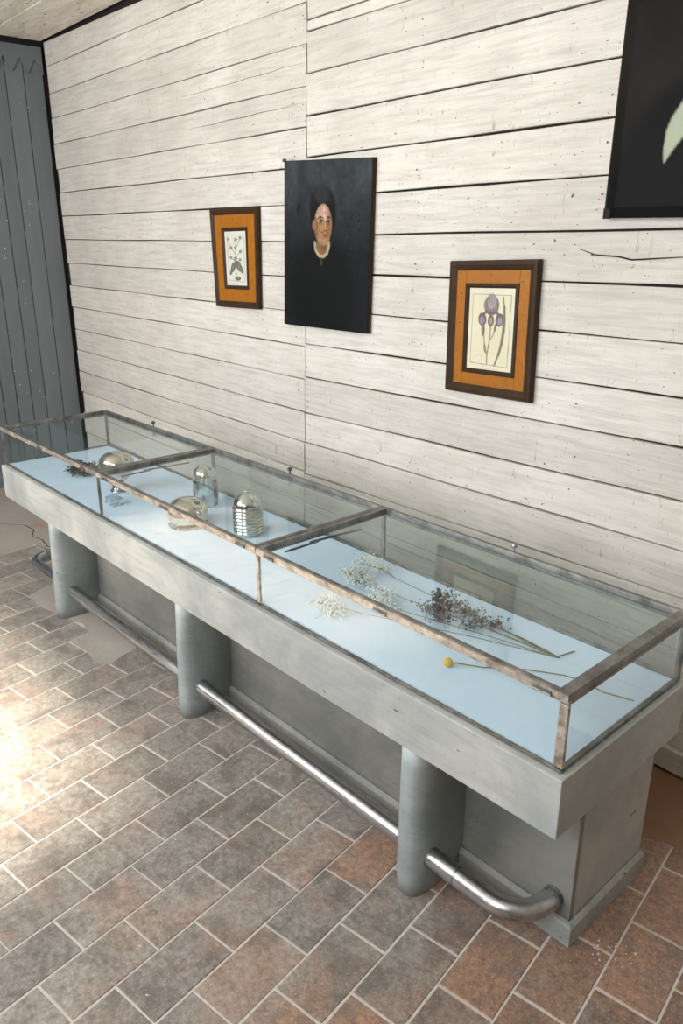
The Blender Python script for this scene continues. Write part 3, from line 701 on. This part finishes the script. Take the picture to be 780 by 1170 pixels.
def canvas_grid(name, nx, ny, pos, fn, mat, parent):
    """pos(s,t) -> local point; fn(S,T) -> linear rgb painted on the flat picture"""
    s = np.linspace(0, 1, nx); t = np.linspace(0, 1, ny); S, Tt = np.meshgrid(s, t)
    V = [pos(S[j, i], Tt[j, i]) for j in range(ny) for i in range(nx)]
    F = [(j*nx+i, (j+1)*nx+i, (j+1)*nx+i+1, j*nx+i+1) for j in range(ny-1) for i in range(nx-1)]
    o = mesh(name, V, F, mat, parent, smooth=True); col = np.clip(fn(S, Tt), 0, 1).reshape(-1, 3)
    at = o.data.color_attributes.new('paint', 'FLOAT_COLOR', 'POINT'); at.data.foreach_set('color', np.c_[col, np.ones(len(col))].ravel().astype(np.float32)); return o
def quadmap(q, depth0):
    """q = TL,TR,BR,BL (x,z) on the wall; returns f(s,t,d): point relative to picture origin, d = distance out from the backing"""
    cxx = sum(p[0] for p in q)/4; czz = min(p[1] for p in q)
    def f(s, t, d):
        x = (q[0][0]*(1-s)+q[1][0]*s)*(1-t)+(q[3][0]*(1-s)+q[2][0]*s)*t; z = (q[0][1]*(1-s)+q[1][1]*s)*(1-t)+(q[3][1]*(1-s)+q[2][1]*s)*t
        return (x-cxx, -d, z-czz)
    return f, (cxx, YB-depth0, czz)
def ring(f, prof, W, H):
    """mitred frame: prof = list of (inset metres, depth) closed"""
    V = []; F = []; n = len(prof)
    for (i, d) in prof:
        a_ = i/W; b_ = i/H; V += [f(a_, b_, d), f(1-a_, b_, d), f(1-a_, 1-b_, d), f(a_, 1-b_, d)]
    for k in range(n):
        for c in range(4): F.append((k*4+c, k*4+(c+1) % 4, ((k+1) % n)*4+(c+1) % 4, ((k+1) % n)*4+c))
    return MB().add(V, F)
def fbox(f, s0, s1, t0, t1, d0, d1):
    V = [f(s, t, d) for d in (d0, d1) for s, t in ((s0, t0), (s1, t0), (s1, t1), (s0, t1))]
    return MB().add(V, [(0, 1, 2, 3), (7, 6, 5, 4), (0, 4, 5, 1), (1, 5, 6, 2), (2, 6, 7, 3), (3, 7, 4, 0)])

# --- oil portrait on unframed canvas
Q = [(-2.767, 2.441), (-2.072, 2.411), (-2.100, 1.594), (-2.801, 1.591)]
f, o0 = quadmap(Q, .004); root = empty('portrait_painting', o0, 0, label='unframed dark oil portrait of a dark-haired woman in black, hung between the two small frames', category='painting')
def portrait(S, Tt):
    n1 = nz(S, Tt, 9, 12, 1); n2 = nz(S, Tt, 34, 40, 2); n3 = nz(S, Tt, 80, 90, 5)
    top = np.clip(1.05-Tt*2.0, 0, 1)  # paler bluish top of the canvas: sheen painted into its colour
    I = np.stack([.016+.040*top*(.6+.8*n1), .019+.046*top*(.6+.8*n1), .021+.050*top*(.6+.8*n1)], -1)
    I *= (.85+.3*n2)[..., None]
    I = lay(I, blob(S, Tt, .47, .80, .42, .36, .4)*.8, (.010, .010, .010))
    hx, hy = .480, .375
    S0, T0 = S, Tt; S = hx+(S-hx)/1.16; Tt = np.where(Tt > .275, .275+(Tt-.275)*1.13, Tt)
    I = lay(I, blob(S, Tt, hx-.010, .270, .135, .125, .22), (.018, .019, .020))           # hair, piled up
    I = lay(I, blob(S, Tt, hx-.02, .195, .075, .05, .5)*.5, (.05, .052, .055))
    I = lay(I, blob(S, Tt, hx-.075, .34, .055, .10, .3), (.014, .014, .014))
    I = lay(I, blob(S, Tt, hx+.075, .34, .050, .10, .3), (.014, .014, .014))
    I = lay(I, blob(S, Tt, hx-.005, .53, .060, .075, .25), (.27, .145, .075))              # neck
    I = lay(I, blob(S, Tt, hx+.025, .51, .05, .05, .8)*.6, (.13, .062, .030))
    face = blob(S, Tt, hx, .385, .088, .132, .12)
    jaw = blob(S, Tt, hx+.012, .445, .062, .075, .2)
    I = lay(I, np.maximum(face, jaw), (.42, .235, .120))
    I = lay(I, face*blob(S, Tt, hx-.01, .300, .075, .050, .5), (.56, .36, .28))            # forehead
    I = lay(I, face*blob(S, Tt, hx+.065, .40, .030, .12, .8)*.45, (.20, .10, .05))
    I = lay(I, face*blob(S, Tt, hx-.075, .40, .028, .12, .8)*.65, (.19, .095, .045))
    I = lay(I, blob(S, Tt, hx-.096, .385, .015, .035, .3)*.8, (.40, .215, .11))            # ear
    for ex, k in ((hx-.025, 1), (hx+.052, .8)):
        I = lay(I, blob(S, Tt, ex, .360, .026*k, .022, .8)*.55, (.13, .07, .04))
        I = lay(I, stroke(S, Tt, [(ex-.026*k, .338), (ex, .330), (ex+.024*k, .337)], .0055, 1.18)*.9, (.030, .02, .015))
        I = lay(I, blob(S, Tt, ex, .362, .019*k, .0085, .3), (.40, .32, .24))
        I = lay(I, blob(S, Tt, ex+.003, .362, .0075, .009, .3), (.015, .01, .008))
        I = lay(I, stroke(S, Tt, [(ex-.02*k, .360), (ex, .3525), (ex+.02*k, .359)], .0032, 1.18)*.9, (.03, .017, .012))
    I = lay(I, stroke(S, Tt, [(hx+.030, .345), (hx+.036, .395), (hx+.040, .415)], .0065, 1.18)*.45, (.15, .075, .04))
    I = lay(I, stroke(S, Tt, [(hx+.020, .35), (hx+.024, .41)], .007, 1.18)*.5, (.60, .40, .26))
    I = lay(I, stroke(S, Tt, [(hx+.008, .419), (hx+.026, .423), (hx+.040, .418)], .005, 1.18)*.75, (.10, .045, .025))
    I = lay(I, blob(S, Tt, hx+.024, .452, .026, .009, .4), (.27, .075, .05)); I = lay(I, stroke(S, Tt, [(hx-.002, .451), (hx+.024, .449), (hx+.048, .451)], .003, 1.18), (.07, .02, .015))
    I = lay(I, blob(S, Tt, hx+.024, .466, .018, .006, .7)*.5, (.14, .065, .035))
    I = lay(I, blob(S, Tt, hx+.022, .487, .020, .012, .9)*.6, (.52, .32, .19))
    cr = np.abs(np.sin(34*S+21*Tt+6*n2))*np.abs(np.sin(46*Tt-30*S+5*n1))
    I = lay(I, face*(Tt < .36)*(cr > .80)*.7, (.70, .52, .44)); I = lay(I, face*(cr < .03)*.7, (.14, .06, .035))
    Pn = [(hx-.085+.004, .50), (hx-.072, .555), (hx-.035, .590), (hx+.01, .594), (hx+.045, .572), (hx+.06, .53), (hx+.064, .50)]
    I = lay(I, stroke(S, Tt, Pn, .011, 1.18)*(.6+.4*(n3 > .35)), (.50, .44, .27))
    I = lay(I, blob(S, Tt, hx-.01, .635, .008, .022, .4)*.7, (.10, .10, .09))
    I = lay(I, blob(S, Tt, .22, .275, .02, .03, .5, .6)*.6, (.01, .01, .01)); I = lay(I, blob(S, Tt, .78, .36, .09, .06, .7)*(n3 > .6)*.7, (.01, .011, .011))
    I = .78*I; S, Tt = S0, T0
    for k in range(5): sx, sy = R.uniform(.05, .95), R.uniform(.3, .98); I = lay(I, blob(S, Tt, sx, sy, .004, .005, .5)*.4, (.12, .12, .12))
    return I
canvas_grid('canvas', 150, 190, lambda s, t: f(s, t, .0275+.0018*math.sin(s*9+t*4)*math.exp(-t*3)), portrait, 'oil_paint', root)
mb = ring(f, [(-.0005, .0245), (-.0005, .002), (.03, .002), (.03, .0215)], .70, .83); mb.build('stretcher', 'dark_wood', root, label='brown wooden edge showing at the right side')
fbox(f, -.012, .012, -.012, .006, .020, .034).build('corner_tack', 'iron', root)

# --- two small framed botanical prints
def framed(name, label, Q, W, H, out, flat, slip, picfn, grid):
    f, o0 = quadmap(Q, .004); root = empty(name, o0, 0, label=label, category='picture', group='framed botanical prints')
    D0 = .002; D1 = .026
    ring(f, [(0, D0), (0, D1-.004), (.004, D1+.003), (out*.45, D1+.005), (out*.75, D1-.001), (out, D1-.006), (out, D0)], W, H).build('outer_moulding', 'dark_wood', root)
    a_, b_ = out/W, out/H; c_, d_ = (out+flat)/W, (out+flat)/H; g_ = .0012
    for (s0, s1, t0, t1, nm) in ((a_, c_-g_/W, b_, 1-b_, 'stile'), (1-c_+g_/W, 1-a_, b_, 1-b_, 'stile'), (c_, 1-c_, b_, d_, 'frame_rail'), (c_, 1-c_, 1-d_, 1-b_, 'frame_rail')):
        fbox(f, s0, s1, t0, t1, D0, D1-.007).build(nm, 'orange_wood', root)
    i0 = out+flat
    ring(f, [(i0, D0+.004), (i0, D1-.003), (i0+slip*.5, D1-.001), (i0+slip, D1-.008), (i0+slip, D0+.004)], W, H).build('inner_moulding', 'dark_wood', root)
    k = i0+slip-.001; s0, t0 = k/W, k/H
    canvas_grid('print', grid[0], grid[1], lambda s, t: f(s0+(1-2*s0)*s, t0+(1-2*t0)*t, D1-.0115), picfn, 'print_paper', root)
    fbox(f, .02, .98, .02, .98, .0, .004).build('back_board', 'dark_wood', root)
    return root
INK = (.085, .065, .05)
def iris(S, Tt):
    asp = 1.55; n1 = nz(S, Tt, 5, 8, 3); n2 = nz(S, Tt, 60, 90, 4)
    I = np.ones(S.shape+(3,))*np.array((.70, .655, .50))*(.93+.1*n1)[..., None]
    B = [(.085, .075), (.915, .085), (.90, .945), (.085, .925), (.085, .075)]
    inside = (S > .085) & (S < .915) & (Tt > .08) & (Tt < .935); I = lay(I, inside*.35, (.66, .58, .36))
    I = lay(I, stroke(S, Tt, B, .0055, asp)*.75, INK)
    leaf = [(.74, .10), (.775, .22), (.79, .36), (.785, .50), (.755, .66), (.70, .80), (.625, .925)]
    for (x0, y0), (x1, y1), w in zip(leaf[:-1], leaf[1:], (.010, .022, .030, .030, .026, .018)): I = lay(I, stroke(S, Tt, [(x0, y0), (x1, y1)], w, asp), (.20, .185, .115))
    I = lay(I, stroke(S, Tt, [(x+.008, y) for x, y in leaf], .006, asp)*.7, (.09, .08, .05))
    for P, w in (([(.505, .42), (.50, .55), (.475, .70), (.45, .80), (.455, .925)], .011), ([(.36, .56), (.385, .68), (.44, .80)], .009), ([(.60, .50), (.55, .58), (.495, .63)], .009)): I = lay(I, stroke(S, Tt, P, w, asp), (.17, .15, .09))
    I = lay(I, blob(S, Tt, .34, .50, .040, .085, .2, -.12), (.21, .15, .115)); I = lay(I, blob(S, Tt, .60, .475, .026, .055, .2, .3), (.21, .15, .115)); I = lay(I, blob(S, Tt, .40, .73, .025, .06, .3, -.3)*.9, (.20, .18, .11))
    S0, T0 = S, Tt; S = .5+(S-.5)/1.22; Tt = .27+(Tt-.27)/1.15
    I = lay(I, blob(S, Tt, .50, .215, .135, .105, .10), (.235, .19, .185)); I = lay(I, blob(S, Tt, .50, .175, .070, .08, .3), (.40, .35, .34))
    I = lay(I, blob(S, Tt, .50, .155, .085, .06, .15)*.7, (.30, .25, .25))
    for sx in (-1, 1):
        I = lay(I, stroke(S, Tt, [(.50+.02*sx, .30), (.50+.09*sx, .28), (.50+.15*sx, .33)], .022, asp), (.16, .12, .13))
        I = lay(I, blob(S, Tt, .50+.155*sx, .365, .075, .068, .12, -.4*sx), (.150, .115, .145)); I = lay(I, blob(S, Tt, .50+.16*sx, .375, .045, .040, .4), (.32, .27, .30))
    I = lay(I, blob(S, Tt, .50, .375, .058, .062, .15), (.19, .145, .12)); I = lay(I, blob(S, Tt, .50, .38, .028, .035, .4), (.35, .29, .24))
    vn = (np.sin((S-.5)*150+8*n1) > .55) & (Tt < .44) & (blob(S, Tt, .5, .27, .25, .19, .1) > .5) & (I[..., 0] < .45); I = lay(I, vn*.45, (.07, .05, .06))
    S, Tt = S0, T0
    for yy_ in (.815, .835): I = lay(I, stroke(S, Tt, [(.18, yy_), (.34, yy_+.004)], .0035, asp)*(n2 > .45)*.6, INK)
    return I
def berry(S, Tt):
    asp = 2.2; n1 = nz(S, Tt, 5, 8, 13); n2 = nz(S, Tt, 50, 100, 14)
    I = np.ones(S.shape+(3,))*np.array((.62, .61, .53))*(.92+.12*n1)[..., None]
    I = lay(I, stroke(S, Tt, [(.11, .07), (.89, .07), (.885, .935), (.11, .90), (.11, .07)], .008, asp)*.7, INK)
    for P in ([(.50, .80), (.48, .60), (.47, .42), (.50, .25), (.52, .15)], [(.47, .42), (.30, .30), (.18, .20), (.16, .13)], [(.48, .52), (.62, .42), (.70, .36)], [(.47, .35), (.60, .24), (.72, .14)], [(.48, .60), (.70, .60), (.80, .75)], [(.47, .55), (.30, .50)]): I = lay(I, stroke(S, Tt, P, .011, asp)*.9, (.13, .13, .10))
    for cx_, cy_, r_ in ((.52, .15, .09), (.16, .14, .07), (.72, .12, .08), (.28, .30, .08), (.48, .30, .07), (.72, .37, .08), (.26, .48, .08), (.47, .50, .10), (.68, .52, .08)):
        ang = np.arctan2((Tt-cy_)*asp, S-cx_); d = np.hypot(S-cx_, (Tt-cy_)*asp); I = lay(I, np.clip((r_*(.45+.55*np.abs(np.cos(2.5*ang)))-d)/.02+.5, 0, 1)*.85, (.13, .125, .10))
    for cx_, cy_, rx_, ry_, a_ in ((.34, .66, .12, .10, -.5), (.62, .64, .14, .11, .5), (.48, .60, .09, .09, 0), (.74, .70, .10, .07, .8), (.24, .74, .09, .06, -.6)): I = lay(I, blob(S, Tt, cx_, cy_, rx_, ry_*.8, .12, a_), (.11, .115, .085)); I = lay(I, blob(S, Tt, cx_-.02, cy_, rx_*.4, ry_*.5, .4, a_)*.5, (.25, .25, .2))
    I = lay(I, blob(S, Tt, .55, .865, .14, .042, .12), (.11, .09, .07)); I = lay(I, blob(S, Tt, .55, .865, .07, .02, .3)*.6, (.26, .22, .17))
    return I
Q = [(-1.559, 1.956), (-1.087, 1.971), (-1.077, 1.393), (-1.557, 1.385)]
framed('framed_print', 'purple iris print in a honey-coloured wooden frame, the wider frame at the right', Q, .476, .575, .042, .052, .020, iris, (110, 170))
Q = [(-3.553, 2.223), (-3.040, 2.227), (-3.055, 1.655), (-3.530, 1.645)]
framed('framed_print', 'grey botanical print of a flowering bulb in a honey-coloured frame, leftmost picture', Q, .49, .575, .038, .072, .022, berry, (80, 170))

# --- big dark painting at the upper right
Q = [(-.802, 3.26), (.04, 3.26), (.02, 2.110), (-.816, 2.119)]
f, o0 = quadmap(Q, .004); root = empty('dark_painting', o0, 0, label='large nearly black oil painting with a pale collar, cut by the top right corner', category='painting')
def darkpic(S, Tt):
    n1 = nz(S, Tt, 6, 8, 21); I = np.ones(S.shape+(3,))*np.array((.0135, .0115, .009))*(.7+.6*n1)[..., None]
    I = lay(I, blob(S, Tt, .62, .98, .62, .42, .1), (.0055, .0055, .006))
    I = lay(I, blob(S, Tt, .45, .38, .15, .20, .15), (.24, .15, .09)); I = lay(I, blob(S, Tt, .46, .24, .17, .12, .2), (.02, .014, .01))
    P = [((x+.81)/.84, (3.26-z)/1.145) for x, z in ((-.597,2.283),(-.604,2.33),(-.602,2.385),(-.588,2.425),(-.555,2.475),(-.50,2.53),(-.44,2.54),(-.43,2.49),(-.49,2.42),(-.535,2.37),(-.57,2.325))]
    m_ = np.zeros(S.shape); js, is_ = np.where((S > .2) & (S < .5) & (Tt > .58) & (Tt < .88))
    for j, i in zip(js, is_): m_[j, i] = sum(pip(S[j, i]+a_, Tt[j, i]+b_, P) for a_ in (-.0025, 0, .0025) for b_ in (-.0018, 0, .0018))/9.
    I = lay(I, m_, np.array((.40, .43, .32)))
    return I
canvas_grid('canvas', 150, 200, lambda s, t: f(s, t, .045-(.018*max(0, 1-s/.055)*(1 if s < .055 else 0))-(.010*max(0, 1-(1-t)/.03))), darkpic, 'oil_paint', root)
ring(f, [(-.001, .030), (-.001, .001), (.04, .001), (.04, .022)], .84, 1.145).build('stretcher', 'black', root)
fbox(f, -.002, .03, .972, 1.003, .024, .034).build('folded_corner', 'black', root)
